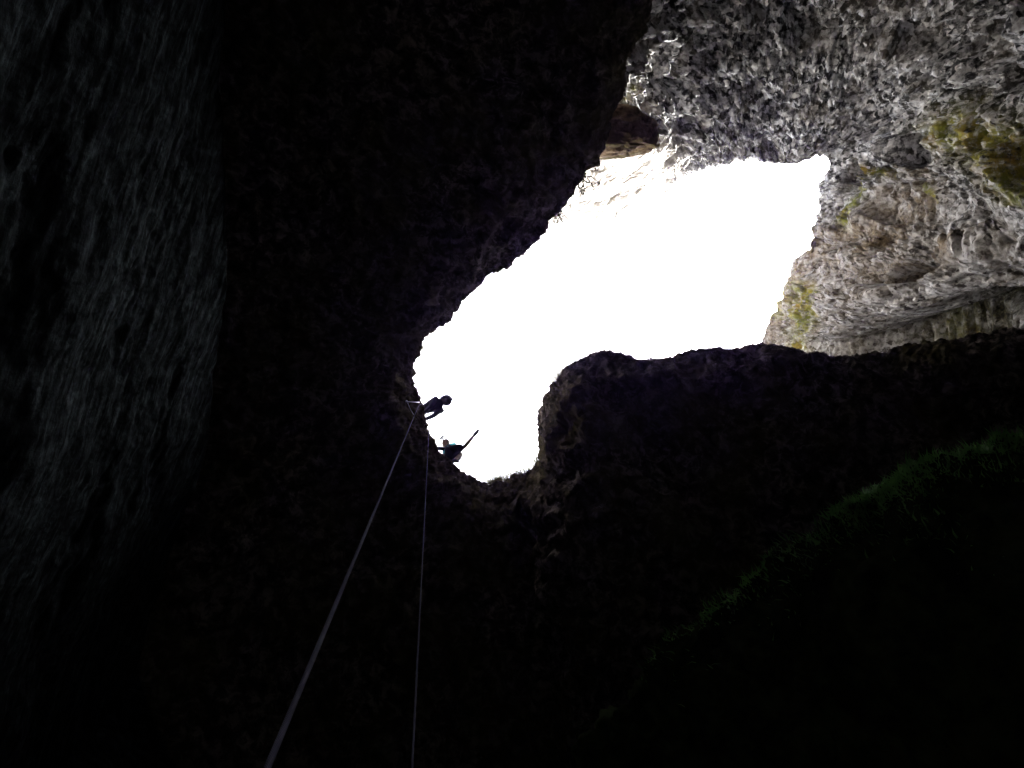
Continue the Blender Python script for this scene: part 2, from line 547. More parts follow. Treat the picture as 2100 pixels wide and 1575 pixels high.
# ------------------------------------------------------------------ the upper shaft: daylit limestone above the lip
SH = [  # rim x, y, h | middle x, y, h | low x, y, h
 (1490, 830, 39.0, 1640, 860, 29.0, 1850, 900, 20.6), (1545, 712, 37.5, 1725, 715, 30.5, 2260, 800, 22.5), (1572, 655, 36.0, 1770, 660, 29.0, 2340, 720, 20.5),  # rim raised from here on to block sun from the chamber's side wall
 (1602, 590, 35.6, 1810, 590, 27.6, 2400, 640, 18.0), (1630, 525, 34.6, 1840, 520, 27.0, 2430, 520, 16.5), (1655, 485, 33.5, 1870, 470, 27.0, 2450, 440, 16.5),
 (1676, 430, 33.5, 1890, 420, 27.0, 2470, 350, 16.5), (1672, 385, 33.5, 1885, 360, 27.0, 2460, 280, 16.5), (1674, 338, 33.5, 1860, 300, 28.0, 2430, 180, 16.5), (1630, 336, 33.5, 1800, 240, 29.0, 2330, 0, 16.8),
 (1582, 336, 33.5, 1745, 200, 29.2, 2180, -200, 18.0), (1530, 337, 33.5, 1620, 185, 29.2, 1900, -400, 19.0), (1470, 346, 33.5, 1470, 215, 29.0, 1550, -450, 20.0),
 (1436, 352, 33.5, 1356, 285, 28.0, 1336, 10, 20.8), (1412, 372, 33.5, 1322, 300, 27.3, 1292, 90, 21.0), (1345, 414, 33.5, 1250, 330, 27.0, 1235, 190, 21.8), (1255, 462, 33.5, 1140, 390, 27.5, 1110, 200, 22.0),
 (1000, 470, 33.5, 880, 390, 28.0, 700, 250, 22.2), (780, 610, 33.5, 640, 560, 28.0, 480, 500, 22.2), (690, 800, 33.5, 580, 800, 28.0, 420, 800, 22.2), (740, 1000, 33.5, 640, 1050, 28.0, 480, 1150, 22.2),
 (900, 1160, 33.5, 830, 1240, 28.0, 750, 1400, 22.2), (1120, 1190, 36.0, 1120, 1280, 28.0, 1150, 1450, 22.2), (1350, 1050, 39.0, 1450, 1130, 29.0, 1600, 1250, 21.6),  # unseen rim, raised to block the sun
]
SHW = np.array([np.concatenate([W(*k[0:3]), W(*k[3:6]), W(*k[6:9])]) for k in SH])
cntB = []
for i in range(len(SH)):
    L = np.linalg.norm(SHW[(i + 1) % len(SH)][3:6] - SHW[i][3:6])
    step = 0.026 if 1 <= i <= 16 else 0.3
    if i == 0:
        step = 0.08
    cntB.append(max(3, int(L / step)))
RB = smooth_closed(resample(SHW, cntB), 7)
nb = len(RB)
NR = 330
vv = np.linspace(0, 1, NR) ** 1.05
a_, b_, c_ = RB[:, None, 0:3], RB[:, None, 3:6], RB[:, None, 6:9]
x = vv[None, :, None]
SG = a_ * (2 * (x - 0.5) * (x - 1)) + b_ * (4 * x * (1 - x)) + c_ * (2 * x * (x - 0.5))
# rounded brow above the rim that runs out into the hillside
cenB = np.array([2.5, -1.0])
ob = RB[:, :2] - cenB
ob /= np.linalg.norm(ob, axis=1)[:, None]
NBW = 26
bw = np.linspace(1, 0, NBW + 1)[:-1]
brow = np.zeros((nb, NBW, 3))
brow[:, :, :2] = RB[:, None, :2] + ob[:, None, :] * (2.2 * bw ** 1.5)[None, :, None]
brow[:, :, 2] = RB[:, None, 2] + (0.9 * (1 - np.exp(-bw * 3)))[None, :]
SG = np.concatenate([brow, SG], 1)
nsb = SG.shape[1]
NB = grid_normals(SG, True)
pxs = SG[:, :, 0] / (SG[:, :, 2] - CAM_Z) * F + 1050
pys = SG[:, :, 1] / (SG[:, :, 2] - CAM_Z) * F + 787.5
mid_i = sum(cntB[:4])
toc = np.array([2.0, -1.0, 0]) - SG[mid_i, NBW + 100] * np.array([1, 1, 0])
if np.dot(NB[mid_i, NBW + 100], toc) < 0:
    NB = -NB
P = SG.reshape(-1, 3)
flowb = np.zeros((nb, nsb, 3))
arc = np.cumsum(np.linalg.norm(np.diff(RB[:, 3:6], axis=0, prepend=RB[:1, 3:6]), axis=1))
flowb[:, :, 0] = arc[:, None]
flowb[:, :, 1] = np.cumsum(np.linalg.norm(np.diff(SG, axis=1, prepend=SG[:, :1]), axis=2), axis=1)
fb = flowb.reshape(-1, 3) * np.array([1.0, 0.45, 1.0])
warp = 0.18 * np.stack([pnoise(P * 1.7), pnoise(P * 1.7 + 9), pnoise(P * 1.7 + 23)], 1)
w1, w2, wr = worley(P + warp, 0.42)
v1, v2, vr = worley(P + warp * 0.6, 0.17)
topness = sstep(0.0, 1.0, (430 - (pys.reshape(-1) - 0.16 * (pxs.reshape(-1) - 1690))) / 120.0)   # the pitted wall over the hole
rightness = 1 - topness
big_ = fbm(P + 5.0, 1.5, 3)
pit = 0.42 * (w1 - 0.5) + 0.26 * (v1 - 0.5) + 0.12 * ridged(P, 0.30, 3) + 0.75 * sstep(0.12, 0.50, big_) + 0.35 * fbm(P + 9, 0.8, 2)
flute = 0.20 * ridged(fb, 0.9, 4) + 0.08 * (v1 - 0.5) + 0.05 * ridged(fb, 0.16, 3) + 0.35 * fbm(P + 9, 1.6, 3)
zone = 0.35 + 0.95 * sstep(-0.25, 0.35, fbm(P + 41, 1.9, 3))
crack = np.exp(-(np.abs(fbm(P * np.array([1, 1, 1.3]) + 77, 2.1, 3)) / 0.035) ** 2) + 0.6 * np.exp(-(np.abs(fbm(P + 133, 1.0, 3)) / 0.03) ** 2)
fine = 0.26 * (v1 - 0.5) + 0.12 * ridged(P, 0.30, 3)
pit = pit - fine + fine * zone
flute = flute - 0.08 * (v1 - 0.5) - 0.05 * ridged(fb, 0.16, 3) + zone * (0.10 * (v1 - 0.5) + 0.06 * ridged(fb, 0.16, 3))
disp = -(pit * topness + flute * rightness) - 0.30 * crack 
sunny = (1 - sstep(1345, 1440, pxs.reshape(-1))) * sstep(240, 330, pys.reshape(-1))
disp = disp * (1 - 0.82 * sunny) + 0.30 * fbm(P, 2.4, 3) * (1 - 0.7 * sunny)
disp = disp.reshape(nb, nsb)

def blob(cx, cy, rx, ry, rot=0.0):
    c, s = math.cos(rot), math.sin(rot)
    X = ((pxs - cx) * c + (pys - cy) * s) / rx
    Y = (-(pxs - cx) * s + (pys - cy) * c) / ry
    return np.exp(-(X * X + Y * Y))

def along(pts, width):
    best = np.full(pxs.shape, 1e9)
    for (x0, y0), (x1, y1) in zip(pts, pts[1:]):
        dx, dy = x1 - x0, y1 - y0
        t = np.clip(((pxs - x0) * dx + (pys - y0) * dy) / (dx * dx + dy * dy), 0, 1)
        best = np.minimum(best, np.hypot(pxs - x0 - t * dx, pys - y0 - t * dy))
    return np.exp(-(best / width) ** 2)

# hollows and folds of the wall
def hole(*a):
    return sstep(0.25, 0.62, blob(*a) + 0.10 * pnoise(np.stack([pxs.reshape(-1) / 22, pys.reshape(-1) / 22, pxs.reshape(-1) * 0], 1)).reshape(nb, nsb))
disp -= 3.0 * hole(1838, 306, 44, 30, 0.3) + 2.2 * hole(1880, 550, 90, 30, -0.28) + 0.5 * hole(1825, 405, 62, 52) + 0.9 * hole(1665, 72, 62, 40) + 0.7 * hole(1905, 80, 80, 45) + 0.9 * hole(2065, 165, 60, 36)
disp -= 0.35 * along([(1690, 345), (1830, 330), (1950, 420), (2100, 430)], 22)
fold = [(1560, 640), (1700, 615), (1790, 588), (1900, 562), (2000, 510), (2140, 470)]
fy = np.interp(pxs, [p[0] for p in fold], [p[1] for p in fold])
disp += 1.25 * np.exp(-np.clip(pys - fy, 0, 400) / 70.0) * (pys > fy - 2) * sstep(1620, 1760, pxs)
disp -= 3.2 * along([(1660, 760), (1760, 742), (1850, 722), (2000, 698), (2200, 660)], 58) * sstep(1640, 1760, pxs)
fold2 = along([(1640, 505), (1720, 485), (1800, 470)], 14)
disp -= 0.3 * fold2
moss = np.clip(
    1.1 * blob(2010, 290, 95, 50, 0.35) + 1.1 * blob(2080, 370, 55, 60) + 0.8 * blob(1925, 275, 40, 26, -0.4)
    + 1.2 * along([(1738, 338), (1740, 400), (1728, 450)], 13) + 1.2 * along([(1752, 345), (1800, 348)], 8) + 1.0 * along([(1850, 385), (1866, 415)], 7)
    + 1.1 * along([(1645, 600), (1640, 640), (1610, 715)], 22) + 0.6 * along([(1612, 520), (1590, 600), (1580, 640)], 12) + 0.35 * along([(1680, 735), (1760, 725), (1850, 700)], 12)
    + 0.5 * along([(1255, 225), (1300, 180)], 12), 0, 1)
brown = np.clip(
    0.9 * blob(1830, 405, 60, 50) + 0.9 * blob(1880, 545, 110, 35, -0.28) + 0.7 * blob(1720, 530, 110, 70) + 0.8 * along([(1640, 500), (1720, 480), (1820, 470)], 30)
    + 0.9 * along([(1620, 560), (1600, 610), (1550, 700)], 30) + 0.8 * along([(1900, 560), (1985, 515), (2100, 470)], 16) + 0.8 * blob(1850, 335, 40, 20) + 0.4 * blob(1720, 650, 110, 60)
    + 0.9 * along([(1225, 375), (1300, 368), (1330, 355)], 12), 0, 1)
shade_and_olive = np.clip(1.15 * along([(1690, 760), (1780, 745), (1900, 722), (2000, 700), (2200, 660)], 44) + 0.5 * blob(2090, 640, 60, 40), 0, 1)  # painted shade along the wall's base, together with its olive strip
edge = np.ones((nb, nsb))
edge[:, NBW:] = 0.6 + 0.4 * sstep(0, 40, np.arange(nsb - NBW))[None, :]
edge[:, :NBW] = 0.6
SG = SG + NB * (disp * edge)[:, :, None]
shaft = grid_object("cave_shaft_wall", SG, MS, closed=True, attrs={"flow": flowb, "moss": moss, "brown": brown, "sunny": sunny.reshape(nb, nsb), "roof": topness.reshape(nb, nsb), "shade_and_olive": shade_and_olive})
tag(shaft, "pale pitted limestone wall of the upper shaft in daylight", None, None, "structure")

# ------------------------------------------------------------------ hillside around the hole, and the floor of the pit
rim0 = SG[:, 0, :].copy()
rad = np.array([0.0, 0.6, 1.5, 3, 6, 12, 25, 60, 150, 300.0])
sel = np.linspace(0, nb - 1, 180).astype(int)
HG = np.zeros((180, len(rad), 3))
o2 = rim0[sel, :2] - cenB
o2 /= np.linalg.norm(o2, axis=1)[:, None]
HG[:, :, :2] = rim0[sel, None, :2] - o2[:, None, :] * 0.5 + o2[:, None, :] * rad[None, :, None]
HG[:, :, 2] = rim0[sel, None, 2] - 0.06 + (0.35 * (1 - np.exp(-rad / 4)))[None, :]
HG[:, 4:, 2] = HG[:, 4:, 2] + (0.6 * fbm(HG[:, 4:].reshape(-1, 3) * np.array([1, 1, 0]), 9, 3)).reshape(180, -1)
hill = grid_object("ground", HG, MG, closed=True)
tag(hill, "turf hillside around the mouth of the pit", None, None, "structure")

fl_n = 90
FG = np.zeros((fl_n, fl_n, 3))
lin = np.linspace(-45, 45, fl_n)
FG[:, :, 0], FG[:, :, 1] = np.meshgrid(lin, lin, indexing='ij')
FG[:, :, 2] = (0.25 * fbm(FG.reshape(-1, 3), 3.0, 4)).reshape(fl_n, fl_n) - 0.15
FG[:, :, 2] -= 0.2 * np.exp(-(FG[:, :, 0] ** 2 + FG[:, :, 1] ** 2) / 4)
floor = grid_object("cave_floor", FG, MF)
tag(floor, "rubble floor of the pit", None, None, "structure")

# ------------------------------------------------------------------ wall on the side of the chamber that faces the hole
BU = [(505, -420, 12.6), (486, -150, 13.0), (476, 0, 13.3), (468, 150, 13.8), (471, 320, 14.5), (466, 480, 15.3), (464, 620, 16.0), (440, 760, 16.6), (428, 900, 17.1), (396, 1010, 17.4), (362, 1120, 17.7), (310, 1260, 17.9), (262, 1420, 18.0), (215, 1600, 18.0), (150, 1850, 18.0)]
bp = np.array([W(*p) for p in BU])
bl = []
for i in range(len(bp) - 1):
    n = max(2, int(np.linalg.norm(bp[i + 1] - bp[i]) / 0.028))
    for j in range(n):
        bl.append(bp[i] + (bp[i + 1] - bp[i]) * j / n)
bl = np.array(bl)
rows = []
for q in np.linspace(1, 0, 20)[:-1]:
    r = bl.copy(); r[:, 0] -= 4.0 * q ** 1.3; r[:, 2] += 0.3 * (1 - math.exp(-q * 6)) + 3.2 * q; rows.append(r)
for q in np.linspace(0, 1, 260) ** 1.15:
    dd = 17.5 * q
    r = bl.copy(); r[:, 0] -= 0.12 * (1 - math.exp(-dd / 0.5)) + 0.03 * dd + 0.014 * min(dd, 8.0) ** 2 + 0.24 * max(0.0, dd - 8.0); r[:, 2] -= dd; rows.append(r)
BG = np.stack(rows, 1)
BN = grid_normals(BG, False)
if BN[len(bl) // 2, 120][0] < 0:
    BN = -BN
P = BG.reshape(-1, 3)
st = P * np.array([1.0, 0.15, 1.0])
wq = 0.3 * np.stack([pnoise(P * 0.9), pnoise(P * 0.9 + 9), pnoise(P * 0.9 + 23)], 1)
w1, w2, wr = worley(st + wq, 0.6)
db = 0.14 * fbm(P * np.array([1, 0.22, 1]), 1.8, 3) + 0.035 * fbm(P * np.array([1, 0.6, 1]) + 7, 0.40, 5, 0.6) + 0.16 * np.minimum(0, fbm(P * np.array([1, 0.10, 1]) + 30, 1.3, 5, 0.6) + 0.15)
nearc = np.ones((len(bl), BG.shape[1])); nearc[:, 19:] = 0.9 + 0.1 * sstep(0, 45, np.arange(BG.shape[1] - 19))[None, :]
BG = BG + BN * (db.reshape(len(bl), -1) * nearc)[:, :, None]
fb2 = np.zeros_like(BG)
fb2[:, :, 0] = BG[:, :, 1]
fb2[:, :, 1] = BG[:, :, 2]
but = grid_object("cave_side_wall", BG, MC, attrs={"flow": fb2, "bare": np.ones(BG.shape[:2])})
tag(but, "streaked grey side wall of the chamber, faintly lit from the hole", None, None, "structure")

# ------------------------------------------------------------------ mossy ledge low in the chamber
ML = [(1180, 1560, 13.2), (1300, 1430, 13.0), (1385, 1330, 12.8), (1440, 1285, 12.6), (1500, 1225, 12.5), (1560, 1180, 12.4), (1630, 1118, 12.2), (1720, 1058, 12.0), (1800, 1010, 11.9), (1900, 960, 11.8), (2000, 922, 11.7), (2100, 908, 11.6), (2250, 905, 11.5), (2420, 940, 11.4)]
mlw = np.array([W(*p) for p in ML])
mo = []
for i in range(len(mlw) - 1):
    n = max(2, int(np.linalg.norm(mlw[i + 1] - mlw[i]) / 0.03))
    for j in range(n):
        mo.append(mlw[i] + (mlw[i + 1] - mlw[i]) * j / n)
mo = np.array(mo)
ks = np.hanning(43)[1:-1]; ks /= ks.sum()
pad = np.concatenate([np.repeat(mo[:1], 20, 0), mo, np.repeat(mo[-1:], 20, 0)])
mo = np.stack([np.convolve(pad[:, k], ks, 'valid') for k in range(3)], 1)
odir = np.array([0.62, 0.78])
nm = len(mo)
rows = []
for q in np.linspace(1, 0, 26)[:-1]:                    # top of the ledge, sloping up and back into the wall
    r = mo.copy(); r[:, :2] += odir * 4.5 * q ** 1.4; r[:, 2] += 0.35 * (1 - math.exp(-q * 8)) + 1.6 * q; rows.append(r)
for q in np.linspace(0, 1, 110) ** 1.6:                 # nose and underside
    r = mo.copy(); dd = 5.5 * q; r[:, :2] += odir * dd; r[:, 2] -= 0.55 * (1 - math.exp(-dd / 0.22)) + 0.9 * dd; rows.append(r)
MGd = np.stack(rows, 1)
MN = grid_normals(MGd, False)
if MN[nm // 2, 80][2] > 0:
    MN = -MN
P = MGd.reshape(-1, 3)
w1, w2, wr = worley(P, 0.45)
dm = 0.30 * fbm(P, 1.0, 4) + 0.08 * (0.5 - w1) + 0.08 * ridged(P, 0.3, 3)
MGd = MGd + MN * dm.reshape(nm, -1)[:, :, None]
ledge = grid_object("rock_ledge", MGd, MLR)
tag(ledge, "dark rock shelf jutting from the lower chamber wall", None, None, "structure")

# ------------------------------------------------------------------ vegetation: blades gathered in one sheet of faces per kind
def blades(name, roots, mat, lengths, widths, directions, curl=0.3):
    verts, faces = [], []
    for p, L, w, dr in zip(roots, lengths, widths, directions):
        dr = Vector(dr).normalized()
        side = dr.cross(Vector((random.uniform(-1, 1), random.uniform(-1, 1), random.uniform(-1, 1)))).normalized()
        bend = Vector((random.uniform(-1, 1), random.uniform(-1, 1), random.uniform(-1, .3))) * curl
        p = Vector(p)
        m = p + (dr + bend * 0.3) * (L * 0.5)
        e = p + (dr + bend).normalized() * L
        i = len(verts)
        verts += [p - side * w, p + side * w, m - side * w * 0.8, m + side * w * 0.8, e]
        faces += [(i, i + 1, i + 3, i + 2), (i + 2, i + 3, i + 4)]
    return mesh_object(name, verts, faces, mat)

roots, ln, wd, dr = [], [], [], []
for k in range(15000):
    i = random.randrange(nm)
    cl = pnoise(np.array([[i * 0.021, 3.3, 1.1]]))[0]
    if random.random() > (0.85 + 1.3 * cl) * max(0.0, min(1.0, (i / nm - 0.17) / 0.35)):
        continue
    j = 22 + int(abs(random.gauss(0, 9)) * (1.0 + 1.6 * max(0, cl)))
    j = max(2, min(j, MGd.shape[1] - 2))
    p = MGd[i, j]
    nn = MN[i, j]
    roots.append(p - nn * 0.02)
    ln.append(random.uniform(0.04, 0.10) if random.random() < 0.7 else random.uniform(0.1, 0.22)); wd.append(random.uniform(0.007, 0.016))
    dr.append((nn[0] * 0.8 + random.uniform(-.5, .5) - 0.35, nn[1] * 0.8 + random.uniform(-.5, .5) - 0.45, nn[2] * 0.6 + random.uniform(-.2, .7)))
mossb = blades("moss", roots, MMO, ln, wd, dr, 0.6)
tag(mossb, "bright green moss and small ferns fringing the dark rock shelf", None, None, "stuff")

roots, ln, wd, dr = [], [], [], []
def grass_run(path, n, lmin, lmax, lean=0.5):
    for k in range(n):
        s = random.random() * (len(path) - 1)
        a = int(s); f = s - a
        px = path[a][0] + (path[a + 1][0] - path[a][0]) * f
        py = path[a][1] + (path[a + 1][1] - path[a][1]) * f
        i, p, o = lip_at(px, py)
        q = Vector(p) + Vector((o[0], o[1], 0)) * random.uniform(-0.02, 0.12) + Vector((0, 0, random.uniform(0.0, 0.1)))
        q += Vector((-o[1], o[0], 0)) * random.gauss(0, 0.10)
        roots.append(q)
        ln.append(random.uniform(lmin, lmax) * 0.95); wd.append(random.uniform(0.004, 0.008))
        dr.append((-o[0] * lean + random.uniform(-.35, .35), -o[1] * lean + random.uniform(-.35, .35), random.uniform(0.3, 0.9)))
grass_run([(1005, 1001), (1030, 992), (1083, 972)], 800, 0.10, 0.34, 1.3)
grass_run([(1083, 972), (1097, 952), (1110, 942)], 200, 0.10, 0.34, 0.9)
grass_run([(1140, 788), (1160, 768)], 260, 0.10, 0.36, 0.9)
grass_run([(1160, 768), (1185, 745)], 140, 0.08, 0.28, 0.9)
grass_run([(1330, 743), (1345, 741)], 90, 0.08, 0.26, 0.9)
grass_run([(1350, 741), (1540, 710)], 140, 0.03, 0.10, 0.6)
grass_run([(1117, 837), (1124, 810)], 40, 0.03, 0.1, 0.7)
rg = blades("grass", roots, MGR, ln, wd, dr, 0.5)
tag(rg, "tufts of rough grass along the lower lip of the hole", None, None, "stuff")

def leafy(name, px, py, n, spread, label):
    """a small plant hanging over the lip: woody stems with leaf faces"""
    i, p, o = lip_at(px, py)
    base = Vector(p) + Vector((o[0], o[1], 0)) * 0.15 + Vector((0, 0, 0.1))
    root = bpy.data.objects.new(name, None); col.objects.link(root); root.location = base
    sv_, sf_, lv, lf = [], [], [], []
    for k in range(n):
        q = Vector((0, 0, 0))
        dd = Vector((-o[0] + random.uniform(-.9, .9), -o[1] + random.uniform(-.9, .9), random.uniform(-.5, .5))).normalized()
        for s in range(7):
            e = q + dd * spread / 7
            side = dd.cross(Vector((0, 0, 1))).normalized() * 0.008
            up = dd.cross(side).normalized() * 0.008
            b = len(sv_)
            sv_ += [q + side, q - side + up, q - up, e + side, e - side + up, e - up]
            sf_ += [(b, b + 1, b + 4, b + 3), (b + 1, b + 2, b + 5, b + 4), (b + 2, b, b + 3, b + 5)]
            for m in range(2):
                a1 = Vector((random.uniform(-1, 1), random.uniform(-1, 1), random.uniform(-1, 1))).normalized()
                a2 = a1.cross(Vector((random.uniform(-1, 1), random.uniform(-1, 1), random.uniform(-1, 1)))).normalized()
                L = random.uniform(0.03, 0.07); w_ = L * 0.35
                b = len(lv)
                lv += [e, e + a1 * L * 0.5 + a2 * w_, e + a1 * L, e + a1 * L * 0.5 - a2 * w_]
                lf += [(b, b + 1, b + 2, b + 3)]
            dd = (dd + Vector((random.uniform(-.4, .4), random.uniform(-.4, .4), random.uniform(-.4, .2)))).normalized()
            q = e
    mesh_object("stem", sv_, sf_, MB, root)
    lo = mesh_object("foliage", lv, lf, MLF, root)
    tag(root, label, "shrub", "small shrubs hanging over the lip")
    return root
leafy("shrub", 1190, 362, 13, 0.55, "small dark shrub hanging over the lip just under the brown boulder")
leafy("shrub", 1150, 436, 10, 0.40, "small dark shrub at the lip where sunlit rock meets white sky")

# ------------------------------------------------------------------ boulder on the ledge by the sunlit patch
bm = bmesh.new()
bmesh.ops.create_icosphere(bm, subdivisions=6, radius=1.0)
co = np.array([v_.co[:] for v_ in bm.verts])
r = 1 + 0.25 * fbm(co + 4.0, 0.9, 3) + 0.10 * ridged(co + 4.0, 0.45, 4)
sq = np.sign(co) * np.abs(co) ** 0.75
co = sq * r[:, None] * np.array([0.98, 0.52, 0.75])
for v_, c in zip(bm.verts, co):
    v_.co = c
me = bpy.data.meshes.new("boulder"); bm.to_mesh(me); bm.free()
me.polygons.foreach_set("use_smooth", np.ones(len(me.polygons), bool))
me.materials.append(MB)
bo = bpy.data.objects.new("boulder", me); col.objects.link(bo)
bo.location = V(1255, 268, 22.9)
bo.rotation_euler = (0.1, 0.05, 0.15)
tag(bo, "brown boulder overhanging the lip below the blazing sunlit patch", "boulder")

# ------------------------------------------------------------------ ropes
def tube_points(pts, radius, seg=10, name="rope", mat=None, parent=None, closed_ends=True):
    pts = [Vector(p) for p in pts]
    verts, faces, br = [], [], []
    dist = 0.0
    for i, p in enumerate(pts):
        t = (pts[min(i + 1, len(pts) - 1)] - pts[max(i - 1, 0)]).normalized()
        a = t.cross(Vector((0.31, 0.95, 0.05))).normalized()
        b = t.cross(a)
        if i:
            dist += (p - pts[i - 1]).length
        for k in range(seg):
            an = 2 * math.pi * k / seg
            verts.append(p + (a * math.cos(an) + b * math.sin(an)) * radius)
            br.append((an / (2 * math.pi) * 6.0, dist / 0.006 * 0.5, 0))
    for i in range(len(pts) - 1):
        for k in range(seg):
            faces.append((i * seg + k, i * seg + (k + 1) % seg, (i + 1) * seg + (k + 1) % seg, (i + 1) * seg + k))
    if closed_ends:
        faces.append(tuple(range(seg))[::-1])
        faces.append(tuple((len(pts) - 1) * seg + k for k in range(seg)))
    o = mesh_object(name, verts, faces, mat, parent, True)
    at = o.data.attributes.new("braid", 'FLOAT_VECTOR', 'POINT')
    at.data.foreach_set("vector", np.array(br, np.float32).reshape(-1))
    return o

def rope_pts(a, b, n=160, tail=None):
    pts = [a.lerp(b, i / n) for i in range(n + 1)]
    dirn = (b - a).normalized()
    p = b.copy()
    while p.z > 0.12:
        p = p + dirn * 0.1
        pts.append(p.copy())
    return pts

i1, lp1, o1 = lip_at(860, 831)
top1 = V(858.5, 832, 21.6)
pts = rope_pts(top1, V(548, 1575, 1.33))
over = [Vector(lp1) + Vector((o1[0], o1[1], 0)) * 0.55 + Vector((0, 0, 0.34)), Vector(lp1) + Vector((o1[0], o1[1], 0)) * 0.15 + Vector((0, 0, 0.22)), Vector(lp1) + Vector((-o1[0], -o1[1], 0)) * 0.02 + Vector((0, 0, 0.05))]
rope1 = tube_points(over + pts, 0.0053, 12, "climbing_rope", MR)
tag(rope1, "thick pale climbing rope slanting down to the bottom edge of the picture", "rope", "ropes hanging into the pit")
pts = rope_pts(V(881, 858, 22.25), V(845, 1575, 4.0))
rope2 = tube_points(pts, 0.0053, 12, "climbing_rope", MR)
tag(rope2, "thin climbing rope hanging almost straight down the middle of the picture", "rope", "ropes hanging into the pit")
# anchor sling beside the top of the first rope
an = bpy.data.objects.new("anchor_sling", None); col.objects.link(an); an.location = V(838, 825, 21.2)
def rel(p):
    return p - an.location
MSL = plain("sling_webbing", (0.55, 0.55, 0.62), 0.8)
MST = plain("anchor_steel", (0.35, 0.35, 0.38), 0.35)
tube_points([rel(V(834, 823.5, 21.15)), rel(V(846, 824.5, 21.3)), rel(V(860.5, 825, 21.7))], 0.010, 8, "webbing", MSL, an)
tube_points([rel(V(836, 826, 21.2)), rel(V(841, 838, 21.3)), rel(V(848, 850, 21.5))], 0.006, 8, "cord", MSL, an)
tube_points([rel(V(833, 823, 21.15)), rel(V(834, 822, 21.6))], 0.02, 8, "bolt", MST, an)
tag(an, "pale webbing sling bolted to the rock at the top of the thick rope", "sling")

# ------------------------------------------------------------------ people
SKIN = plain("skin", (0.09, 0.06, 0.05), 0.6, 0.1)
FACE = plain("silhouette_head", (0.02, 0.018, 0.035), 0.8)  # head colour darkened to paint in its backlit silhouette
SKIN2 = plain("face_skin", (0.07, 0.045, 0.045), 0.7)
NAVY = plain("navy_cloth", (0.009, 0.009, 0.024), 0.9)
DARKT = plain("dark_trousers", (0.009, 0.009, 0.018), 0.9)
TEAL = plain("teal_shirt", (0.07, 0.40, 0.52), 0.8)
HELM = plain("helmet_shell", (0.03, 0.03, 0.07), 0.5)
HAIR = plain("brown_hair", (0.05, 0.03, 0.025), 0.7)
SHOE = plain("dark_shoe", (0.03, 0.03, 0.05), 0.7)
STRAP = plain("harness_strap", (0.04, 0.04, 0.06), 0.7)

def skin(name, chains, mat, parent, origin, sub=2):
    """chains: lists of (point, radius or (rx, ry)); points shared by rounding are welded, so limbs join into one surface"""
    verts, rad_, edges, idx = [], [], set(), {}
    for ch in chains:
        prev = None
        for p, r_ in ch:
            p = Vector(p) - origin
            key = tuple(round(c, 4) for c in p)
            if key not in idx:
                idx[key] = len(verts); verts.append(p); rad_.append(r_)
            i = idx[key]
            if prev is not None and prev != i:
                edges.add((min(prev, i), max(prev, i)))
            prev = i
    me = bpy.data.meshes.new(name)
    me.from_pydata(verts, sorted(edges), [])
    o = bpy.data.objects.new(name, me); col.objects.link(o)
    sm = o.modifiers.new("skin", 'SKIN')
    sm.use_smooth_shade = True
    if not me.skin_vertices:
        me.skin_vertices.new()
    for i, sv_ in enumerate(me.skin_vertices[0].data):
        r_ = rad_[i]
        sv_.radius = r_ if isinstance(r_, tuple) else (r_, r_)
        sv_.use_root = (i == 0)
    ss = o.modifiers.new("sub", 'SUBSURF'); ss.levels = sub; ss.render_levels = sub
    dg = bpy.context.evaluated_depsgraph_get()
    fin = bpy.data.meshes.new_from_object(o.evaluated_get(dg))
    o.modifiers.clear()
    o.data = fin
    fin.name = name
    fin.materials.clear(); fin.materials.append(mat)
    fin.polygons.foreach_set("use_smooth", np.ones(len(fin.polygons), bool))
    o.parent = parent
    return o

def lerp(a, b, t):
    return Vector(a).lerp(Vector(b), t)

def hand_chains(wrist, direction, palm_up, size=1.0, curl=0.4):
    """palm and five bent fingers rooted at the wrist"""
    dn = Vector(direction).normalized(); up = Vector(palm_up)
    up = (up - dn * up.dot(dn)).normalized(); sd = dn.cross(up)
    pc = Vector(wrist) + dn * 0.05 * size
    ch = [[(wrist, 0.026 * size), (pc, (0.036 * size, 0.018 * size))]]
    for k, (off, L) in enumerate(((-0.030, 0.055), (-0.010, 0.072), (0.010, 0.078), (0.029, 0.068))):
        a = pc + dn * 0.035 * size + sd * off * size
        b = a + (dn * (1 - curl * 0.4) - up * curl * 0.5) * L * 0.5 * size
        c = b + (dn * (1 - curl) - up * curl) * L * 0.5 * size
        ch.append([(pc, (0.036 * size, 0.018 * size)), (a, 0.0100 * size), (b, 0.0090 * size), (c, 0.0075 * size)])
    a = Vector(wrist) + dn * 0.03 * size + sd * 0.038 * size
    b = a + (dn * 0.6 + sd * 0.6) * 0.035 * size
    ch.append([(wrist, 0.026 * size), (a, 0.012 * size), (b, 0.010 * size), (b + dn * 0.03 * size, 0.008 * size)])
    return ch

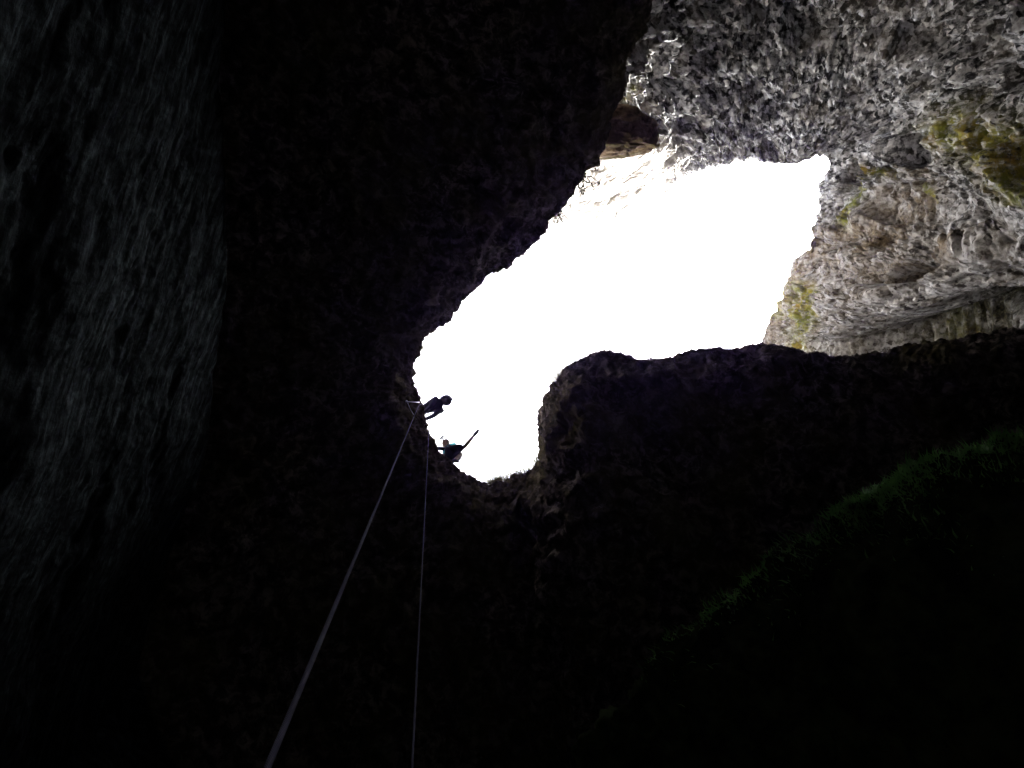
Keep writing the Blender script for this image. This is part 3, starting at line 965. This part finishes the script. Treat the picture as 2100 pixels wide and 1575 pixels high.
def head_mesh(name, centre, face, crown, mat, parent, origin, size=1.0):
    """an egg-shaped head with brow, nose, chin and ears pushed out of a sphere; face and crown are directions"""
    fz = Vector(crown).normalized(); fx = Vector(face); fx = (fx - fz * fx.dot(fz)).normalized(); fy = fz.cross(fx)
    bm = bmesh.new(); bmesh.ops.create_uvsphere(bm, u_segments=32, v_segments=24, radius=1.0)
    for v_ in bm.verts:
        x_, y_, z_ = v_.co
        X, Y, Z = x_ * 0.098, y_ * 0.076, z_ * 0.118
        if z_ < 0:
            Y *= 1 + 0.25 * z_; X *= 1 + 0.10 * z_
        if x_ > 0:
            X += 0.030 * math.exp(-((y_ / 0.16) ** 2 + ((z_ + 0.12) / 0.16) ** 2))      # nose
            X += 0.014 * math.exp(-((y_ / 0.3) ** 2 + ((z_ + 0.75) / 0.2) ** 2))       # chin
            X -= 0.010 * math.exp(-(((abs(y_) - 0.36) / 0.14) ** 2 + ((z_ - 0.05) / 0.12) ** 2))  # eye sockets
            X += 0.006 * math.exp(-((y_ / 0.3) ** 2 + ((z_ + 0.45) / 0.06) ** 2))      # lips
        Y += math.copysign(0.016 * math.exp(-(((abs(y_) - 1) / 0.2) ** 2 + ((z_ + 0.05) / 0.22) ** 2 + (x_ / 0.2) ** 2)), y_)   # ears
        v_.co = (fx * X + fy * Y + fz * Z) * size + Vector(centre) - origin
    me = bpy.data.meshes.new(name); bm.to_mesh(me); bm.free()
    me.materials.append(mat); me.polygons.foreach_set("use_smooth", np.ones(len(me.polygons), bool))
    o = bpy.data.objects.new(name, me); col.objects.link(o); o.parent = parent
    return o, fx, fy, fz

def cap_mesh(name, centre, fx, fy, fz, mat, parent, origin, sx, sy, sz, cut, brim=0.0):
    """a shell over the crown of the head: helmet or hair"""
    bm = bmesh.new(); bmesh.ops.create_uvsphere(bm, u_segments=28, v_segments=18, radius=1.0)
    dele = [v_ for v_ in bm.verts if v_.co.z < cut]
    bmesh.ops.delete(bm, geom=dele, context='VERTS')
    for v_ in bm.verts:
        x_, y_, z_ = v_.co
        k = 1.0 + brim * math.exp(-((z_ - cut) / 0.12) ** 2)
        v_.co = fx * x_ * sx * k + fy * y_ * sy * k + fz * z_ * sz + Vector(centre) - origin
    bmesh.ops.solidify(bm, geom=bm.faces[:], thickness=0.006)
    me = bpy.data.meshes.new(name); bm.to_mesh(me); bm.free()
    me.materials.append(mat); me.polygons.foreach_set("use_smooth", np.ones(len(me.polygons), bool))
    o = bpy.data.objects.new(name, me); col.objects.link(o); o.parent = parent
    return o

# ---- first person: kneels on the ledge and leans far out over the hole, one hand on the lip
def person_leaning():
    f = Vector((0.86, -0.46, 0.0)).normalized(); s = Vector((0.46, 0.86, 0.0)).normalized(); z = Vector((0, 0, 1))
    head = V(914, 821.5, 22.97)
    hip = V(850, 850, 22.86)
    org = hip - z * 0.45
    root = bpy.data.objects.new("person", None); col.objects.link(root); root.location = org
    waist = V(874, 837.5, 22.90)
    chest = V(895, 828, 22.93)
    neck = V(904, 825, 22.95)
    hipL, hipR = hip - s * 0.10, hip + s * 0.10
    kneeL, kneeR = hipL + f * 0.04 - z * 0.40, hipR - z * 0.40
    ankL, ankR = kneeL - f * 0.42, kneeR - f * 0.42
    shL, shR = V(892, 817, 22.93), V(903, 840, 22.90)
    handR, handL = V(870, 861, 22.30), V(866, 848, 22.30)
    elR, elL = V(890, 852, 22.62), V(881, 836, 22.60)
    chains = [[(hip, (0.13, 0.11)), (waist, (0.095, 0.095)), (chest, (0.14, 0.12)), (neck, 0.06), (neck + f * 0.05, 0.055), (head, 0.07)],
              [(hip, (0.13, 0.11)), (hipL, 0.095), (lerp(hipL, kneeL, .5), 0.08), (kneeL, 0.06), (lerp(kneeL, ankL, .4), 0.058), (ankL, 0.04), (ankL - f * 0.12 - z * 0.03, 0.035)],
              [(hip, (0.13, 0.11)), (hipR, 0.095), (lerp(hipR, kneeR, .5), 0.08), (kneeR, 0.06), (lerp(kneeR, ankR, .4), 0.058), (ankR, 0.04), (ankR - f * 0.12 - z * 0.03, 0.035)],
              [(chest, (0.14, 0.12)), (shL, 0.065), (lerp(shL, elL, .5), 0.05), (elL, 0.042), (lerp(elL, handL, .4), 0.038), (handL, 0.026)],
              [(chest, (0.14, 0.12)), (shR, 0.065), (lerp(shR, elR, .5), 0.05), (elR, 0.042), (lerp(elR, handR, .4), 0.038), (handR, 0.026)]]
    chains += hand_chains(handL, (-f * 0.5 - z * 0.8), f, 1.0, 0.7)
    chains += hand_chains(handR, (-f * 0.8 - z * 0.4), z, 1.0, 0.3)
    skin("body", chains, SKIN, root, org)
    jk = [[(hip, (0.15, 0.13)), (waist, (0.115, 0.115)), (chest, (0.165, 0.14)), (neck, 0.105), (neck + f * 0.06, 0.085)],
          [(chest, (0.165, 0.14)), (shL, 0.082), (lerp(shL, elL, .5), 0.066), (elL, 0.058), (lerp(elL, handL, .45), 0.05), (lerp(elL, handL, .85), 0.042)],
          [(chest, (0.165, 0.14)), (shR, 0.082), (lerp(shR, elR, .5), 0.066), (elR, 0.058), (lerp(elR, handR, .45), 0.05), (lerp(elR, handR, .85), 0.042)]]
    skin("jacket", jk, NAVY, root, org)
    tr = [[(hip + f * 0.06, (0.165, 0.125)), (hip, (0.168, 0.128)), (hipL, 0.112), (lerp(hipL, kneeL, .5), 0.096), (kneeL, 0.075), (lerp(kneeL, ankL, .4), 0.072), (lerp(kneeL, ankL, .92), 0.055)],
          [(hip, (0.168, 0.128)), (hipR, 0.112), (lerp(hipR, kneeR, .5), 0.096), (kneeR, 0.075), (lerp(kneeR, ankR, .4), 0.072), (lerp(kneeR, ankR, .92), 0.055)]]
    skin("trousers", tr, DARKT, root, org)
    face = f * 0.9 - z * 0.45 + s * 0.35
    crown = f * 0.55 + z * 0.75 - s * 0.25
    hm, fx, fy, fz = head_mesh("head", head, face, crown, FACE, root, org, 1.08)
    he = cap_mesh("helmet", head + fz * 0.012, fx, fy, fz, HELM, root, org, 0.150, 0.128, 0.150, -0.25, 0.10)
    lampc = head + fx * 0.135 + fz * 0.05
    tube_points([lampc - fx * 0.02 - org, lampc + fx * 0.03 - org], 0.024, 12, "headlamp", STRAP, root)
    ring = [hip + f * 0.10 + s * 0.14 * math.cos(a) + z * 0.13 * math.sin(a) - org for a in np.linspace(0, 2 * math.pi, 21)]
    tube_points(ring, 0.018, 8, "harness_belt", STRAP, root)
    tube_points([hip + f * 0.12 - z * 0.15 - org, hip + f * 0.34 + s * 0.12 - z * 0.30 - org, V(881, 858, 22.25) - org], 0.008, 8, "lanyard", STRAP, root)
    for d_ in (ankL, ankR):
        skin("boot", [[(d_ + f * 0.03, 0.05), (d_ - f * 0.05 - z * 0.02, 0.052), (d_ - f * 0.13 - z * 0.06, 0.045), (d_ - f * 0.16 - z * 0.11, 0.035)]], SHOE, root, org)
    tag(root, "person in dark clothes and helmet leaning out over the pit's edge beside the ropes", "person", "people at the lip of the pit")
person_leaning()

# ---- second person: sits on the lip with bare lower legs over the hole, one leg stretched out
def person_sitting():
    f = Vector((0.97, -0.22, 0.0)).normalized(); s = Vector((0.22, 0.97, 0.0)).normalized(); z = Vector((0, 0, 1))
    hip = V(921, 930, 22.36)
    org = hip - z * 0.15
    root = bpy.data.objects.new("person", None); col.objects.link(root); root.location = org
    waist = V(923, 927, 22.52)
    chest = V(925, 920, 22.72)
    neck = V(920, 914, 22.92)
    head = V(914.5, 909, 23.02)
    hipL, hipR = hip - s * 0.07 + f * 0.02, hip + s * 0.09 + f * 0.02
    kneeL, kneeR = V(952, 917, 22.44), V(947, 931, 22.42)
    ankL, ankR = V(973, 892, 22.18), V(931, 944, 21.98)
    toeL, toeR = V(980, 883.5, 22.24), V(938, 946, 21.90)
    shL, shR = V(931, 911, 22.84), V(915, 929, 22.84)
    handL, handR = V(892, 919, 22.22), V(902, 935, 22.22)
    elL = V(907, 920, 22.50)
    elR = V(910, 937, 22.45)
    chains = [[(hip, (0.15, 0.11)), (waist, (0.14, 0.10)), (chest, (0.16, 0.11)), (neck, 0.056), (lerp(neck, head, .5), 0.05), (head, 0.06)],
              [(hip, (0.15, 0.11)), (hipL, 0.095), (lerp(hipL, kneeL, .5), 0.078), (kneeL, 0.052), (lerp(kneeL, ankL, .35), 0.047), (lerp(kneeL, ankL, .75), 0.036), (ankL, 0.032), (toeL, 0.028)],
              [(hip, (0.15, 0.11)), (hipR, 0.095), (lerp(hipR, kneeR, .5), 0.078), (kneeR, 0.052), (lerp(kneeR, ankR, .35), 0.050), (ankR, 0.033), (toeR, 0.028)],
              [(chest, (0.16, 0.11)), (shL, 0.06), (lerp(shL, elL, .5), 0.047), (elL, 0.04), (lerp(elL, handL, .4), 0.037), (handL, 0.026)],
              [(chest, (0.16, 0.11)), (shR, 0.06), (lerp(shR, elR, .5), 0.047), (elR, 0.04), (lerp(elR, handR, .4), 0.037), (handR, 0.026)]]
    chains += hand_chains(handL, (-f * 0.7 - z * 0.3), z, 1.0, 0.3)
    chains += hand_chains(handR, (-f * 0.7 + s * 0.2 - z * 0.3), z, 1.0, 0.3)
    skin("body", chains, SKIN, root, org)
    sh = [[(hip + z * 0.05, (0.165, 0.12)), (waist, (0.16, 0.118)), (chest, (0.182, 0.13)), (chest + z * 0.09 - s * 0.03, (0.11, 0.08)), (neck, 0.068)],
          [(chest, (0.182, 0.13)), (shL, 0.098), (lerp(shL, elL, .4), 0.075)],
          [(chest, (0.182, 0.13)), (shR, 0.076), (lerp(shR, elR, .6), 0.062)]]
    skin("shirt", sh, TEAL, root, org)
    for a, b in ((elL, handL), (elR, handR)):
        skin("sleeve", [[(lerp(a, b, -0.25), 0.054), (a, 0.053), (lerp(a, b, .5), 0.048), (lerp(a, b, .88), 0.040)]], NAVY, root, org)
    st = [[(hip + z * 0.08, (0.17, 0.125)), (hip, (0.172, 0.13)), (hipL, 0.13), (lerp(hipL, kneeL, .5), 0.122), (lerp(hipL, kneeL, .98), 0.095)],
          [(hip, (0.172, 0.13)), (hipR, 0.13), (lerp(hipR, kneeR, .5), 0.14), (lerp(hipR, kneeR, .98), 0.12)]]
    skin("shorts", st, DARKT, root, org)
    for a, t_ in ((ankL, toeL), (ankR, toeR)):
        dn = (t_ - a).normalized()
        skin("shoe", [[(a - dn * 0.03, 0.042), (a + dn * 0.06, 0.045), (a + dn * 0.13, 0.040), (a + dn * 0.17, 0.026)]], SHOE, root, org)
    face = f * 0.6 - z * 0.7 - s * 0.2
    crown = -s * 0.35 + z * 0.85 - f * 0.25
    hm, fx, fy, fz = head_mesh("head", head, face, crown, SKIN2, root, org, 0.92)
    cap_mesh("hair", head + fz * 0.008, fx, fy, fz, HAIR, root, org, 0.104, 0.088, 0.118, -0.05, 0.0)
    tube_points([head - s * 0.06 - f * 0.03 - org, head - s * 0.15 - f * 0.07 + z * 0.02 - org], 0.02, 8, "headlamp_stalk", STRAP, root)
    tube_points([head - s * 0.13 - f * 0.12 + z * 0.02 - org, head - s * 0.18 - f * 0.01 + z * 0.02 - org], 0.024, 8, "headlamp", STRAP, root)
    ring = [hip + z * 0.13 + s * 0.185 * math.cos(a) + f * 0.145 * math.sin(a) - org for a in np.linspace(0, 2 * math.pi, 21)]
    tube_points(ring, 0.017, 8, "harness_belt", STRAP, root)
    for k, (px, py) in enumerate(((952, 932), (949, 938), (943, 942), (954, 926))):      # gear clipped along the thigh
        a = V(px, py, 22.33)
        tube_points([a - s * 0.03 - f * 0.03 - org, a + f * 0.02 - s * 0.0 - z * 0.02 - org, a + s * 0.02 + f * 0.03 - z * 0.04 - org], 0.009, 8, "gear_clip", STRAP, root)
    tube_points([V(934, 943, 22.25) - org, V(929, 952, 22.1) - org, V(925, 958, 21.98) - org], 0.009, 8, "lanyard", STRAP, root)
    tube_points([hip + z * 0.13 - f * 0.14 - org, V(903, 929, 22.42) - org, V(886, 927, 22.38) - org], 0.010, 8, "tether", STRAP, root)
    tag(root, "person in teal top braced just off the lip, one bare leg stretched over the void", "person", "people at the lip of the pit")
person_sitting()

# ------------------------------------------------------------------ added violet air volume, standing in for lens glare around the opening
HX, HZ0, HZ1 = 360.0, -2.6, 50.0
hv = [(x_, y_, z_) for z_ in (HZ0, HZ1) for y_ in (-HX, HX) for x_ in (-HX, HX)]
hf = [(0, 2, 3, 1), (4, 5, 7, 6), (0, 1, 5, 4), (2, 6, 7, 3), (0, 4, 6, 2), (1, 3, 7, 5)]
MH = bpy.data.materials.new("glare_air")
MH.use_nodes = True
hn = MH.node_tree.nodes
for n_ in list(hn):
    if n_.type != 'OUTPUT_MATERIAL':
        hn.remove(n_)
pv = hn.new("ShaderNodeVolumePrincipled")
pv.inputs["Color"].default_value = (0.42, 0.28, 1.0, 1)
pv.inputs["Density"].default_value = 0.00014
pv.inputs["Anisotropy"].default_value = 0.92
MH.node_tree.links.new(pv.outputs[0], [n_ for n_ in hn if n_.type == 'OUTPUT_MATERIAL'][0].inputs["Volume"])
hz = mesh_object("glare_haze", hv, hf, MH)
tag(hz, "thin bluish air added to stand in for glare around the opening", None, None, "stuff")
